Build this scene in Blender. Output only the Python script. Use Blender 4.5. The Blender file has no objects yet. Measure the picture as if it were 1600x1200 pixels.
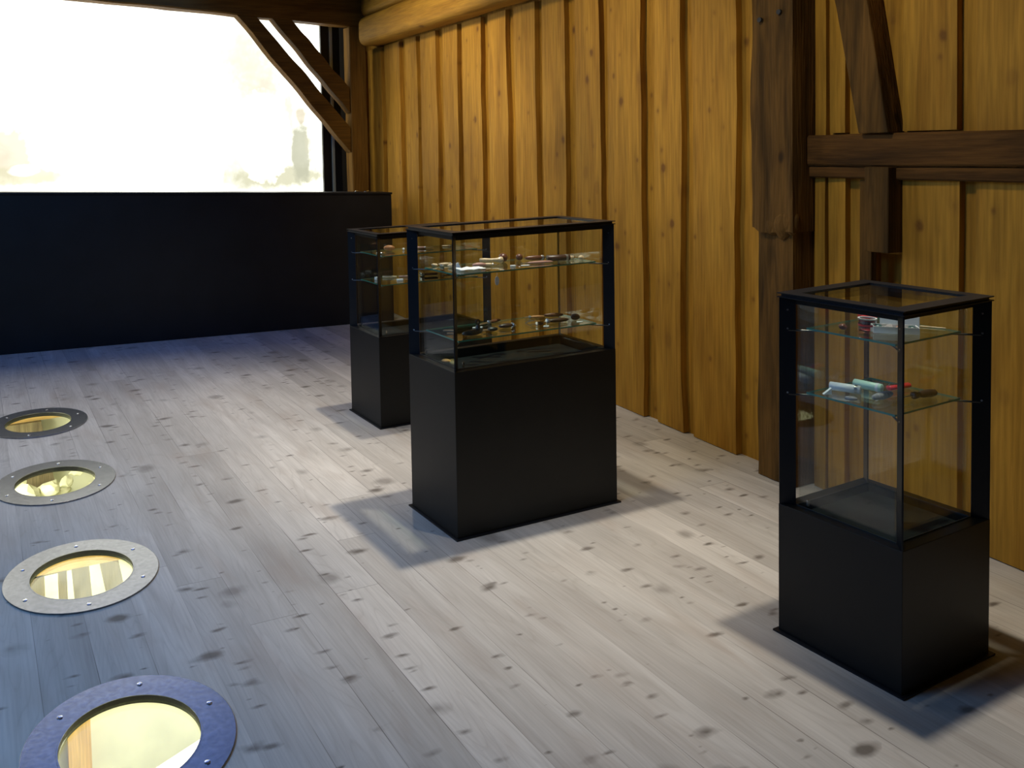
import bpy, bmesh, math, random
from mathutils import Vector, Matrix, noise
random.seed(7)
PI = math.pi
SC = bpy.context.scene
COL = SC.collection
# ------------------------------------------------------------------ camera
cam_d = bpy.data.cameras.new('camera'); cam = bpy.data.objects.new('camera', cam_d); COL.objects.link(cam)
F_PX, CX, CY, PITCH, ROLL, PSI, EYE = 1346.64, 506.92, 296.45, 0.04862, -0.02670, 0.39, 1.6
def view_dir(x, y):
    c, s = math.cos(ROLL), math.sin(ROLL); dx, dy = x-CX, y-CY
    u = c*dx+s*dy; w = -s*dx+c*dy; cp, sp = math.cos(PITCH), math.sin(PITCH)
    d = (u, F_PX*cp-w*sp, -F_PX*sp-w*cp); C, S = math.cos(PSI), math.sin(PSI)
    return Vector((C*d[0]+S*d[1], -S*d[0]+C*d[1], d[2]))
_f = view_dir(CX, CY).normalized(); _r = (view_dir(CX+1, CY)-view_dir(CX, CY)).normalized(); _u = _r.cross(_f)
cam.matrix_world = Matrix(((_r.x, _u.x, -_f.x, 0), (_r.y, _u.y, -_f.y, 0), (_r.z, _u.z, -_f.z, EYE), (0, 0, 0, 1)))
cam_d.sensor_width = 36; cam_d.lens = F_PX*36/1600
cam_d.shift_x = (800-CX)/1600; cam_d.shift_y = (CY-600)/1600
cam_d.clip_start = 0.05
SC.camera = cam
# ------------------------------------------------------------------ world, exposure, lights
w = bpy.data.worlds.new('world'); SC.world = w; w.use_nodes = True
w.node_tree.nodes['Background'].inputs[0].default_value = (0.6, 0.7, 1, 1)
w.node_tree.nodes['Background'].inputs[1].default_value = 0.02
SC.view_settings.view_transform = 'Standard'; SC.view_settings.look = 'None'
SC.view_settings.gamma = 1; SC.view_settings.use_curve_mapping = False
SC.view_settings.exposure = 0.0
def light(name, kind, loc, power, color, target=None, **kw):
    d = bpy.data.lights.new(name, kind); d.energy = power; d.color = color
    for k, v in kw.items(): setattr(d, k, v)
    o = bpy.data.objects.new(name, d); COL.objects.link(o); o.location = loc
    if target is not None:
        o.rotation_euler = (Vector(target)-Vector(loc)).to_track_quat('-Z', 'Y').to_euler()
    return o
SPOTS = [((2.20, 3.12, 2.95), 228, 62, 1.93, 3.1), ((2.38, 4.52, 2.86), 150, 68, 2.2, 4.5), ((2.55, 1.79, 2.72), 138, 76, 2.32, 1.70),
         ((0.85, 4.9, 3.0), 115, 72, 0.85, 4.9)]
for p, e, cone, tx, ty in SPOTS:
    light('downlight', 'SPOT', p, e, (1, 0.93, 0.82), (tx, ty, 0), spot_size=math.radians(cone), spot_blend=1.0, shadow_soft_size=0.03)
for p, q, e in (((1.9, 5.5, 3.05), (3.65, 6.1, 1.9), 130), ((1.9, 4.2, 3.05), (3.6, 4.2, 1.5), 92), ((1.8, 2.4, 3.05), (3.5, 2.6, 1.5), 54)):  # third spot added to brighten the board wall, no such fixture known
    light('wall_washer', 'SPOT', p, e, (1, 0.86, 0.58), q, spot_size=math.radians(84), spot_blend=0.9, shadow_soft_size=0.12)
light('cool_ceiling_light', 'AREA', (0.95, 6.6, 3.02), 22, (0.05, 0.22, 0.9), (0.95, 6.6, 0), shape='RECTANGLE', size=2.0, size_y=1.8)
light('cool_side_light', 'AREA', (-1.3, 2.7, 2.9), 72, (0.19, 0.45, 1.0), (-0.2, 3.0, 0), shape='RECTANGLE', size=1.6, size_y=1.6)
light('lower_room_lamp', 'AREA', (1.3, 3.0, -0.10), 66, (1, 0.95, 0.80), (1.3, 3.0, -2.3), shape='RECTANGLE', size=0.9, size_y=1.4)
light('lower_room_back_lamp', 'AREA', (-0.7, 5.6, -0.10), 150, (1, 0.95, 0.80), (-0.7, 5.6, -2.3), shape='RECTANGLE', size=0.8, size_y=0.9)
# ------------------------------------------------------------------ materials
def new_mat(name):
    m = bpy.data.materials.new(name); m.use_nodes = True
    nt = m.node_tree; return m, nt, nt.nodes['Principled BSDF']
def plain(name, col, rough=0.5, metal=0.0, spec=0.5, bump=0.0, var=0.0, scale=30, coat=0):
    m, nt, b = new_mat(name)
    b.inputs['Base Color'].default_value = (*col, 1); b.inputs['Roughness'].default_value = rough
    b.inputs['Metallic'].default_value = metal; b.inputs['Specular IOR Level'].default_value = spec
    b.inputs['Coat Weight'].default_value = coat
    N = nt.nodes; L = nt.links
    if var or bump:
        tc = N.new('ShaderNodeTexCoord'); n = N.new('ShaderNodeTexNoise'); n.inputs['Scale'].default_value = scale
        n.inputs['Detail'].default_value = 5; L.new(tc.outputs['Object'], n.inputs['Vector'])
    if var:
        r = N.new('ShaderNodeMapRange'); r.inputs['To Min'].default_value = 1-var; r.inputs['To Max'].default_value = 1+var
        r.inputs['From Min'].default_value = .3; r.inputs['From Max'].default_value = .7
        L.new(n.outputs['Fac'], r.inputs['Value'])
        mx = N.new('ShaderNodeVectorMath'); mx.operation = 'SCALE'; mx.inputs[0].default_value = col
        L.new(r.outputs[0], mx.inputs['Scale']); L.new(mx.outputs[0], b.inputs['Base Color'])
    if bump:
        bp = N.new('ShaderNodeBump'); bp.inputs['Strength'].default_value = bump; bp.inputs['Distance'].default_value = .01
        L.new(n.outputs['Fac'], bp.inputs['Height']); L.new(bp.outputs[0], b.inputs['Normal'])
    return m
def math_node(nt, op, a, b=None, c=None):
    n = nt.nodes.new('ShaderNodeMath'); n.operation = op
    for i, v in enumerate((a, b, c)):
        if v is None: continue
        if isinstance(v, (int, float)): n.inputs[i].default_value = v
        else: nt.links.new(v, n.inputs[i])
    return n.outputs[0]
def ramp(nt, fac, stops):
    r = nt.nodes.new('ShaderNodeValToRGB'); e = r.color_ramp.elements
    while len(e) < len(stops): e.new(0.5)
    for k, (p, c) in enumerate(stops):
        e[k].position = p; e[k].color = (*c, 1) if len(c) == 3 else c
    nt.links.new(fac, r.inputs[0]); return r.outputs[0]
def mix_col(nt, fac, a, b, blend='MIX'):
    n = nt.nodes.new('ShaderNodeMix'); n.data_type = 'RGBA'; n.blend_type = blend
    for i, v in ((0, fac), (6, a), (7, b)):
        if isinstance(v, (int, float)): n.inputs[i].default_value = v
        elif isinstance(v, tuple): n.inputs[i].default_value = (*v, 1)
        else: nt.links.new(v, n.inputs[i])
    return n.outputs[2]
def mapped(nt, scale, loc=(0, 0, 0), rot=(0, 0, 0)):
    tc = nt.nodes.new('ShaderNodeTexCoord'); mp = nt.nodes.new('ShaderNodeMapping')
    mp.inputs['Scale'].default_value = scale; mp.inputs['Location'].default_value = loc; mp.inputs['Rotation'].default_value = rot
    nt.links.new(tc.outputs['Object'], mp.inputs['Vector']); return mp.outputs[0]
def tex_noise(nt, vec, scale, detail=4, dist=0.0, rough=.5):
    n = nt.nodes.new('ShaderNodeTexNoise'); n.inputs['Scale'].default_value = scale; n.inputs['Detail'].default_value = detail
    n.inputs['Distortion'].default_value = dist; n.inputs['Roughness'].default_value = rough
    nt.links.new(vec, n.inputs['Vector']); return n.outputs['Fac']
def wood(name, light_c, dark_c, knot_c, axis='Z', rough=.55, knot=1.0, bump=.3, scale=1.0, var=.25, spec=.3, wall=False):
    """grain runs along the given axis of the object"""
    m, nt, b = new_mat(name); L = nt.links
    s = {'X': (.16, 1, 1), 'Y': (1, .16, 1), 'Z': (1, 1, .16)}[axis]
    v = mapped(nt, tuple(q*scale for q in s))
    n1 = tex_noise(nt, v, 9, 6, .6)                      # broad figure
    v2 = mapped(nt, tuple(q*scale for q in {'X': (.05, 1, 1), 'Y': (1, .05, 1), 'Z': (1, 1, .05)}[axis]))
    n2 = tex_noise(nt, v2, 70, 3)                         # fine grain
    base = ramp(nt, n1, [(.30, dark_c), (.62, light_c)])
    g = nt.nodes.new('ShaderNodeMapRange'); g.inputs['From Min'].default_value = .3; g.inputs['From Max'].default_value = .7
    g.inputs['To Min'].default_value = 1-var; g.inputs['To Max'].default_value = 1+var*.6; L.new(n2, g.inputs['Value'])
    sc = nt.nodes.new('ShaderNodeVectorMath'); sc.operation = 'SCALE'; L.new(base, sc.inputs[0]); L.new(g.outputs[0], sc.inputs['Scale'])
    # knots
    v3 = mapped(nt, tuple(q*scale for q in ((.02, 1, .55) if wall else {'X': (.55, 1, 1), 'Y': (1, .55, 1), 'Z': (1, 1, .55)}[axis])))
    vo = nt.nodes.new('ShaderNodeTexVoronoi'); vo.inputs['Scale'].default_value = 4.2; L.new(v3, vo.inputs['Vector'])
    nz = tex_noise(nt, v3, 9, 2)
    d = math_node(nt, 'ADD', vo.outputs['Distance'], math_node(nt, 'MULTIPLY', nz, .16))
    k = ramp(nt, d, [(.13, (1, 1, 1)), (.19, (.25, .25, .25)), (.30, (0, 0, 0))])
    col = mix_col(nt, math_node(nt, 'MULTIPLY', k, knot), sc.outputs[0], knot_c)
    if wall:
        for sc_, r0, r1, am, kp in ((5.5, .05, .12, .8, .35), (9, .04, .12, .6, .55)):
            v4 = mapped(nt, (.02, 1, .7), loc=(0, sc_*.3, .4)); vo2 = nt.nodes.new('ShaderNodeTexVoronoi'); vo2.inputs['Scale'].default_value = sc_; L.new(v4, vo2.inputs['Vector'])
            rn = nt.nodes.new('ShaderNodeSeparateColor'); L.new(vo2.outputs['Color'], rn.inputs[0])
            d2 = math_node(nt, 'ADD', vo2.outputs['Distance'], math_node(nt, 'MULTIPLY', math_node(nt, 'SUBTRACT', tex_noise(nt, v4, 20, 3), .5), .15))
            k2 = ramp(nt, d2, [(r0, (1, 1, 1)), (r1, (.2, .2, .2)), (r1*1.9, (0, 0, 0))])
            col = mix_col(nt, math_node(nt, 'MULTIPLY', math_node(nt, 'MULTIPLY', k2, math_node(nt, 'GREATER_THAN', rn.outputs[0], kp)), am), col, knot_c)
        # every board its own tone
        tc2 = nt.nodes.new('ShaderNodeTexCoord'); sp2 = nt.nodes.new('ShaderNodeSeparateXYZ'); L.new(tc2.outputs['Object'], sp2.inputs[0])
        wn2 = nt.nodes.new('ShaderNodeTexWhiteNoise'); wn2.noise_dimensions = '1D'; L.new(math_node(nt, 'FLOOR', math_node(nt, 'DIVIDE', sp2.outputs[1], .36)), wn2.inputs['W'])
        tn = tex_noise(nt, mapped(nt, (.1, 1, .5)), 1.7, 5, .6)
        tt = math_node(nt, 'ADD', math_node(nt, 'MULTIPLY', wn2.outputs['Value'], .16), math_node(nt, 'ADD', math_node(nt, 'MULTIPLY', tn, .5), .67))
        s2 = nt.nodes.new('ShaderNodeVectorMath'); s2.operation = 'SCALE'; L.new(col, s2.inputs[0]); L.new(tt, s2.inputs['Scale']); col = s2.outputs[0]
    L.new(col, b.inputs['Base Color']); b.inputs['Roughness'].default_value = rough; b.inputs['Specular IOR Level'].default_value = spec
    bp = nt.nodes.new('ShaderNodeBump'); bp.inputs['Strength'].default_value = bump; bp.inputs['Distance'].default_value = .006
    L.new(math_node(nt, 'ADD', n2, n1), bp.inputs['Height']); L.new(bp.outputs[0], b.inputs['Normal'])
    return m
def floor_material():
    m, nt, b = new_mat('bleached_floor_planks'); L = nt.links; W = .17
    tc = nt.nodes.new('ShaderNodeTexCoord'); sp = nt.nodes.new('ShaderNodeSeparateXYZ'); L.new(tc.outputs['Object'], sp.inputs[0])
    X, Y = sp.outputs[0], sp.outputs[1]
    u = math_node(nt, 'DIVIDE', math_node(nt, 'SUBTRACT', X, .98), W)
    iu = math_node(nt, 'FLOOR', u); fu = math_node(nt, 'FRACT', u)
    wn = nt.nodes.new('ShaderNodeTexWhiteNoise'); wn.noise_dimensions = '1D'; L.new(iu, wn.inputs['W'])
    off = math_node(nt, 'MULTIPLY', wn.outputs['Value'], 4.1)
    vv = math_node(nt, 'DIVIDE', math_node(nt, 'ADD', Y, off), 3.4)
    iv = math_node(nt, 'FLOOR', vv); fv = math_node(nt, 'FRACT', vv)
    cmb = nt.nodes.new('ShaderNodeCombineXYZ'); L.new(iu, cmb.inputs[0]); L.new(iv, cmb.inputs[1])
    w2 = nt.nodes.new('ShaderNodeTexWhiteNoise'); w2.noise_dimensions = '2D'; L.new(cmb.outputs[0], w2.inputs['Vector'])
    rnd = w2.outputs['Value']
    # per-plank shifted coordinates for the figure
    c3 = nt.nodes.new('ShaderNodeCombineXYZ'); L.new(X, c3.inputs[0]); L.new(math_node(nt, 'MULTIPLY', Y, .12), c3.inputs[1]); L.new(math_node(nt, 'MULTIPLY', rnd, 40), c3.inputs[2])
    fig = tex_noise(nt, c3.outputs[0], 9, 6, .9)
    c4 = nt.nodes.new('ShaderNodeCombineXYZ'); L.new(X, c4.inputs[0]); L.new(math_node(nt, 'MULTIPLY', Y, .03), c4.inputs[1]); L.new(math_node(nt, 'MULTIPLY', rnd, 40), c4.inputs[2])
    fine = tex_noise(nt, c4.outputs[0], 120, 3)
    # growth-ring lines: contour bands of a stretched noise field
    c5 = nt.nodes.new('ShaderNodeCombineXYZ'); L.new(math_node(nt, 'MULTIPLY', X, 5.5), c5.inputs[0]); L.new(math_node(nt, 'MULTIPLY', Y, .55), c5.inputs[1]); L.new(math_node(nt, 'MULTIPLY', rnd, 70), c5.inputs[2])
    field = tex_noise(nt, c5.outputs[0], 1.0, 2, .25)
    band = math_node(nt, 'FRACT', math_node(nt, 'MULTIPLY', field, 24))
    lines = ramp(nt, band, [(.0, (1, 1, 1)), (.16, (.25, .25, .25)), (.5, (0, 0, 0)), (.9, (.15, .15, .15)), (1.0, (1, 1, 1))])
    bigv = mapped(nt, (1, 1, 1)); big = tex_noise(nt, bigv, 1.6, 4)
    base = ramp(nt, fig, [(.25, (.42, .375, .315)), (.5, (.52, .475, .405)), (.75, (.60, .555, .48))])
    t = math_node(nt, 'ADD', math_node(nt, 'MULTIPLY', rnd, .30), .80)
    t = math_node(nt, 'MULTIPLY', t, math_node(nt, 'ADD', math_node(nt, 'MULTIPLY', fine, .34), .83))
    t = math_node(nt, 'MULTIPLY', t, math_node(nt, 'ADD', math_node(nt, 'MULTIPLY', big, .5), .72))
    sc = nt.nodes.new('ShaderNodeVectorMath'); sc.operation = 'SCALE'; L.new(base, sc.inputs[0]); L.new(t, sc.inputs['Scale'])
    col = sc.outputs[0]
    col = mix_col(nt, math_node(nt, 'MULTIPLY', lines, .20), col, (.27, .225, .17))
    # grey-brown knots, sparse and of several sizes
    for scale, r0, r1, s1, amt, kp in ((4.6, .03, .15, (.62, 1.15, 1), .85, .55), (7.5, .02, .14, (.55, 1.5, 1), .85, .62), (2.6, .03, .16, (1.1, 1.1, 1), .5, .55), (13, .01, .12, (.6, 1.3, 1), .8, .86), (5.7, .02, .14, (.7, 1.6, 1), .7, .66)):
        vk = mapped(nt, s1, loc=(scale*.37, scale*.11, 0))
        wob = tex_noise(nt, vk, scale*2.2, 3)
        vo = nt.nodes.new('ShaderNodeTexVoronoi'); vo.voronoi_dimensions = '2D'; vo.inputs['Scale'].default_value = scale; L.new(vk, vo.inputs['Vector'])
        rn = nt.nodes.new('ShaderNodeSeparateColor'); L.new(vo.outputs['Color'], rn.inputs[0])
        d = math_node(nt, 'ADD', vo.outputs['Distance'], math_node(nt, 'MULTIPLY', math_node(nt, 'SUBTRACT', wob, .5), .42))
        d = math_node(nt, 'ADD', d, math_node(nt, 'MULTIPLY', rn.outputs[1], .07))
        keep = math_node(nt, 'GREATER_THAN', rn.outputs[0], kp)
        k = ramp(nt, d, [(r0, (1, 1, 1)), ((r0+r1)/2, (.45, .45, .45)), (r1, (0, 0, 0))])
        col = mix_col(nt, math_node(nt, 'MULTIPLY', math_node(nt, 'MULTIPLY', k, keep), amt), col, (.085, .066, .048))
    # pale pink-brown stains
    st = ramp(nt, tex_noise(nt, mapped(nt, (2.2, .7, 1)), 3.1, 5, .4), [(.54, (0, 0, 0)), (.70, (1, 1, 1))])
    col = mix_col(nt, math_node(nt, 'MULTIPLY', st, .35), col, (.36, .28, .21))
    # seams
    e1 = math_node(nt, 'LESS_THAN', math_node(nt, 'MULTIPLY', math_node(nt, 'MINIMUM', fu, math_node(nt, 'SUBTRACT', 1, fu)), W), .0012)
    e2 = math_node(nt, 'LESS_THAN', math_node(nt, 'MULTIPLY', math_node(nt, 'MINIMUM', fv, math_node(nt, 'SUBTRACT', 1, fv)), 3.4), .0014)
    br = ramp(nt, tex_noise(nt, mapped(nt, (1, 1, 1)), 1.1, 2), [(.45, (.15, .15, .15)), (.6, (1, 1, 1))])
    seam = math_node(nt, 'MAXIMUM', math_node(nt, 'MULTIPLY', e1, br), math_node(nt, 'MULTIPLY', e2, .6))
    col = mix_col(nt, math_node(nt, 'MULTIPLY', seam, .75), col, (.08, .065, .05))
    L.new(col, b.inputs['Base Color']); b.inputs['Roughness'].default_value = .50; b.inputs['Specular IOR Level'].default_value = .35
    bp = nt.nodes.new('ShaderNodeBump'); bp.inputs['Strength'].default_value = .12; bp.inputs['Distance'].default_value = .004
    L.new(math_node(nt, 'SUBTRACT', math_node(nt, 'ADD', fine, fig), seam), bp.inputs['Height']); L.new(bp.outputs[0], b.inputs['Normal'])
    return m
def glass_material(name, tint=(1, 1, 1), refl=1.0, ior=1.45):
    """thin clear sheet: see-through with a Fresnel reflection"""
    m = bpy.data.materials.new(name); m.use_nodes = True; nt = m.node_tree; nt.nodes.clear()
    out = nt.nodes.new('ShaderNodeOutputMaterial'); tr = nt.nodes.new('ShaderNodeBsdfTransparent'); tr.inputs[0].default_value = (*tint, 1)
    gl = nt.nodes.new('ShaderNodeBsdfGlossy'); gl.inputs['Roughness'].default_value = .015; gl.inputs['Color'].default_value = (.95, 1, .98, 1)
    fr = nt.nodes.new('ShaderNodeFresnel'); ge = nt.nodes.new('ShaderNodeNewGeometry')
    nt.links.new(math_node(nt, 'ADD', math_node(nt, 'MULTIPLY', ge.outputs['Backfacing'], 1/ior-ior), ior), fr.inputs['IOR'])
    mx = nt.nodes.new('ShaderNodeMixShader')
    nt.links.new(math_node(nt, 'MULTIPLY', fr.outputs[0], refl), mx.inputs[0])
    nt.links.new(tr.outputs[0], mx.inputs[1]); nt.links.new(gl.outputs[0], mx.inputs[2]); nt.links.new(mx.outputs[0], out.inputs[0])
    return m
def screen_material():
    """the projected, nearly burnt-out sepia photograph: the screen gives off its light"""
    m = bpy.data.materials.new('projected_picture'); m.use_nodes = True; nt = m.node_tree; nt.nodes.clear(); L = nt.links
    out = nt.nodes.new('ShaderNodeOutputMaterial'); em = nt.nodes.new('ShaderNodeEmission'); L.new(em.outputs[0], out.inputs[0])
    tc = nt.nodes.new('ShaderNodeTexCoord'); sp = nt.nodes.new('ShaderNodeSeparateXYZ'); L.new(tc.outputs['Object'], sp.inputs[0])
    X, Z = sp.outputs[0], sp.outputs[2]
    nz = tex_noise(nt, tc.outputs['Object'], 3.2, 5, .5); nf = tex_noise(nt, tc.outputs['Object'], 14, 4)
    def blob(cx, cz, rx, rz, soft=.5, wob=.35):
        a = math_node(nt, 'POWER', math_node(nt, 'DIVIDE', math_node(nt, 'SUBTRACT', X, cx), rx), 2)
        c = math_node(nt, 'POWER', math_node(nt, 'DIVIDE', math_node(nt, 'SUBTRACT', Z, cz), rz), 2)
        d = math_node(nt, 'ADD', math_node(nt, 'ADD', a, c), math_node(nt, 'MULTIPLY', math_node(nt, 'SUBTRACT', nf, .5), wob*4))
        q = nt.nodes.new('ShaderNodeMapRange'); q.inputs['From Min'].default_value = 1+soft; q.inputs['From Max'].default_value = 1-soft
        L.new(d, q.inputs['Value']); return q.outputs[0]
    col = (6.0, 5.7, 4.6)
    base = ramp(nt, nz, [(.28, (1.5, 1.5, 1.25)), (.5, (2.6, 2.6, 2.3)), (.8, (3.0, 3.0, 2.7))])
    for (cx, cz, rx, rz, c, a, s) in SCREEN_BLOBS:
        base = mix_col(nt, math_node(nt, 'MULTIPLY', blob(cx, cz, rx, rz, s), a), base, c)
    L.new(base, em.inputs[0]); em.inputs[1].default_value = 1.0
    return m
# blobs: centre x, centre z, radii, colour, amount, softness (screen-local metres; the picture's people, lawn and trees)
SCREEN_BLOBS = [
    (2.55, 1.75, .55, .95, (1.0, .99, .84), .86, .9),       # shaded foliage behind the figures
    (2.80, 1.33, .52, .11, (.80, .78, .56), .95, .5),        # dark lawn and shoes along the feet
    (2.62, 2.35, .22, .30, (.98, .90, .62), .6, .8),
    (2.66, 1.72, .26, .40, (3, 3, 2.8), .97, .35),      # the pale dress
    (2.70, 2.16, .10, .15, (.95, .88, .74), .6, .4),        # head and hat
    (3.04, 1.55, .10, .30, (.62, .62, .46), .92, .35),      # dark-suited figure
    (3.05, 1.92, .055, .08, (.80, .70, .52), .8, .4),
    (2.92, 1.90, .05, .25, (.82, .78, .6), .6, .5),
    (3.20, 1.65, .10, .18, (.86, .82, .6), .6, .6),
    (.33, 1.62, .20, .26, (.88, .76, .56), .85, .5),        # figure at the left edge
    (.42, 1.42, .34, .09, (.86, .82, .56), .8, .5),
    (.44, 1.47, .12, .05, (1.6, 1.6, 1.5), .9, .4),
    (.85, 1.40, .40, .05, (.98, .94, .68), .6, .7),
    (.45, 2.50, .25, .30, (1.0, .98, .80), .7, .8),
    (2.35, 2.60, .25, .35, (1.0, .97, .78), .7, .8),
]
M = {}
M['floor'] = floor_material()
M['pine'] = wood('honey_pine_boards', (.43, .218, .026), (.31, .145, .016), (.13, .052, .012), 'Z', .62, .3, .35, spec=.12, wall=True)
M['log'] = wood('honey_pine_log', (.41, .215, .028), (.30, .145, .018), (.12, .05, .012), 'Y', .62, .7, .4, spec=.12)
M['old'] = wood('old_brown_timber', (.155, .076, .017), (.052, .028, .008), (.02, .012, .006), 'Z', .8, .8, .8, 1.4, spec=.12)
M['oldy'] = wood('old_brown_rail_timber', (.135, .060, .014), (.05, .024, .007), (.02, .012, .006), 'Y', .8, .8, .8, 1.4, spec=.12)
M['frame'] = wood('orange_frame_timber', (.17, .080, .012), (.10, .046, .006), (.05, .02, .006), 'X', .65, .5, .5, spec=.1)
M['framez'] = wood('orange_post_timber', (.22, .108, .017), (.14, .066, .010), (.08, .035, .01), 'Z', .65, .5, .5, spec=.1)
M['ceil'] = wood('dark_ceiling_boards', (.10, .06, .03), (.05, .03, .015), (.02, .01, .005), 'Y', .7, .6, .3)
M['black'] = plain('black_steel_sheet', (.0042, .0046, .0042), .46, 0, .28, .04, .25, 7)
M['blackleg'] = plain('black_lacquered_flat_bar', (.006, .007, .009), .38, 0, .32)
M['blackpanel'] = plain('black_painted_panel', (.006, .0075, .009), .42, 0, .4, .05, .3, 4)
M['felt'] = plain('black_case_bottom', (.007, .008, .0085), .6, 0, .18, 0, .2, 12)
M['rim'] = plain('dark_anodised_rim', (.08, .08, .075), .4, .6)
M['edge'] = plain('satin_edge_metal', (.30, .29, .27), .35, .8)
M['glass'] = glass_material('case_glass', (.965, .98, .972), 1.0)
M['shelf'] = glass_material('green_tinted_shelf_glass', (.90, .965, .93), 1.1)
M['shelfedge'] = plain('green_glass_edge', (.05, .23, .16), .2, 0, .8)
M['porthole'] = glass_material('floor_porthole_glass', (.96, .98, .90), .8)
M['steel'] = plain('brushed_steel_flange', (.26, .26, .265), .27, .85, .5, .03, .12, 60)
M['hole'] = plain('dark_tube_wall', (.02, .018, .015), .6)
M['screw'] = plain('bright_screw', (.75, .75, .75), .25, 1)
M['chrome'] = plain('chrome', (.8, .8, .8), .18, 1)
M['silver'] = plain('old_silver_blade', (.62, .62, .60), .28, 1)
M['white'] = plain('white_card', (.82, .82, .80), .6)
M['bone'] = plain('yellowed_bone', (.62, .46, .26), .45, 0, .5, .1, .25, 60)
M['brown'] = plain('brown_horn', (.13, .048, .022), .35, 0, .5, .1, .3, 60)
M['darkbrown'] = plain('dark_wood_handle', (.05, .022, .012), .4, 0, .5, 0, .3, 60)
M['orange'] = plain('orange_wood_handle', (.40, .17, .055), .45, 0, .5, 0, .2, 60)
M['pink'] = plain('pinkish_wood_handle', (.42, .22, .17), .5)
M['darkmetal'] = plain('tarnished_metal', (.07, .07, .065), .35, .8)
M['red'] = plain('red_plastic', (.62, .03, .03), .35)
M['green'] = plain('pale_green_ceramic', (.42, .60, .50), .4)
M['greywhite'] = plain('grey_white_ceramic', (.62, .64, .66), .45, 0, .5, .2, .1, 60)
M['greyrough'] = plain('rough_grey_stone', (.30, .28, .28), .8, 0, .3, .6, .3, 90)
M['teal'] = plain('dark_teal_stone', (.03, .09, .09), .35)
M['plaster'] = plain('cream_plaster', (.76, .77, .66), .8, 0, .2, .25, .14, 3.5)
M['paleyellow'] = wood('yellow_pine_beam', (.80, .55, .22), (.68, .44, .16), (.4, .2, .06), 'X', .6, .3, .1)
M['palepost'] = wood('yellow_pine_post', (.80, .55, .22), (.68, .44, .16), (.4, .2, .06), 'Z', .6, .3, .1)
M['slat'] = wood('grey_brown_slat', (.26, .21, .13), (.13, .10, .06), (.05, .04, .02), 'Z', .8, .6, .4, 2.2)
M['stone'] = plain('pale_stone', (.78, .78, .60), .85, 0, .2, .7, .2, 9)
M['table'] = plain('white_table_top', (.88, .86, .76), .5)
M['screen'] = screen_material()
M['dark'] = plain('dark_room_wall', (.035, .032, .03), .8)
# ------------------------------------------------------------------ mesh helpers
def obj(name, bm, mat, parent=None, smooth=False, loc=None, rotz=None, bevel=0):
    me = bpy.data.meshes.new(name); bmesh.ops.recalc_face_normals(bm, faces=bm.faces); bm.to_mesh(me); bm.free()
    if smooth:
        for p in me.polygons: p.use_smooth = True
    mats = mat if isinstance(mat, (list, tuple)) else [mat]
    for q in mats: me.materials.append(q)
    o = bpy.data.objects.new(name, me); COL.objects.link(o)
    if parent: o.parent = parent
    if loc is not None: o.location = loc
    if rotz is not None: o.rotation_euler = (0, 0, rotz)
    if bevel:
        md = o.modifiers.new('bevel', 'BEVEL'); md.width = bevel; md.segments = 2; md.limit_method = 'ANGLE'
    return o
def tag(o, label, cat, group=None):
    o['label'] = label; o['category'] = cat
    if group: o['group'] = group
    return o
def thing(name, label, cat, loc=(0, 0, 0), rotz=0, group=None):
    o = bpy.data.objects.new(name, None); COL.objects.link(o); o.location = loc; o.rotation_euler = (0, 0, rotz)
    o.empty_display_size = .05
    return tag(o, label, cat, group)
def struct(o, label=None):
    o['kind'] = 'structure'
    if label: o['label'] = label
    return o
def box(bm, x0, x1, y0, y1, z0, z1, mi=0):
    vs = [bm.verts.new((x, y, z)) for x in (x0, x1) for y in (y0, y1) for z in (z0, z1)]
    for q in ((0, 1, 3, 2), (4, 6, 7, 5), (0, 4, 5, 1), (2, 3, 7, 6), (0, 2, 6, 4), (1, 5, 7, 3)):
        f = bm.faces.new([vs[i] for i in q]); f.material_index = mi
    return vs
def prism(bm, pts, axis_vec, mi=0):
    """closed polygon pts (3D) extruded by axis_vec"""
    a = [bm.verts.new(p) for p in pts]; b = [bm.verts.new(Vector(p)+Vector(axis_vec)) for p in pts]; n = len(pts)
    for f in ([bm.faces.new(a), bm.faces.new(b[::-1])]+[bm.faces.new((a[i], a[(i+1) % n], b[(i+1) % n], b[i])) for i in range(n)]): f.material_index = mi
    return a+b
def lathe(bm, prof, n=20, axis='Z', mat=Matrix.Identity(4)):
    """prof: list of (r, t) along the axis, closed at both ends"""
    rings = []
    for r, t in prof:
        ring = []
        for i in range(n):
            a = 2*PI*i/n; c, s = r*math.cos(a), r*math.sin(a)
            p = {'Z': (c, s, t), 'X': (t, c, s), 'Y': (c, t, s)}[axis]
            ring.append(bm.verts.new(mat @ Vector(p)))
        rings.append(ring)
    for a, b in zip(rings, rings[1:]):
        for i in range(n): bm.faces.new((a[i], a[(i+1) % n], b[(i+1) % n], b[i]))
    bm.faces.new(rings[0]); bm.faces.new(rings[-1][::-1])
def tube(bm, p, q, r, n=12):
    p, q = Vector(p), Vector(q); d = q-p; rot = d.to_track_quat('Z', 'Y').to_matrix().to_4x4()
    lathe(bm, [(r, 0), (r, d.length)], n, 'Z', Matrix.Translation(p) @ rot)
def ringmesh(bm, r0, r1, z0, z1, n=72):
    vs = [[bm.verts.new((r*math.cos(2*PI*i/n), r*math.sin(2*PI*i/n), z)) for i in range(n)] for r, z in ((r0, z0), (r1, z0), (r1, z1), (r0, z1))]
    for k in range(4):
        a, b = vs[k], vs[(k+1) % 4]
        for i in range(n): bm.faces.new((a[i], a[(i+1) % n], b[(i+1) % n], b[i]))
def B(): return bmesh.new()
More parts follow.
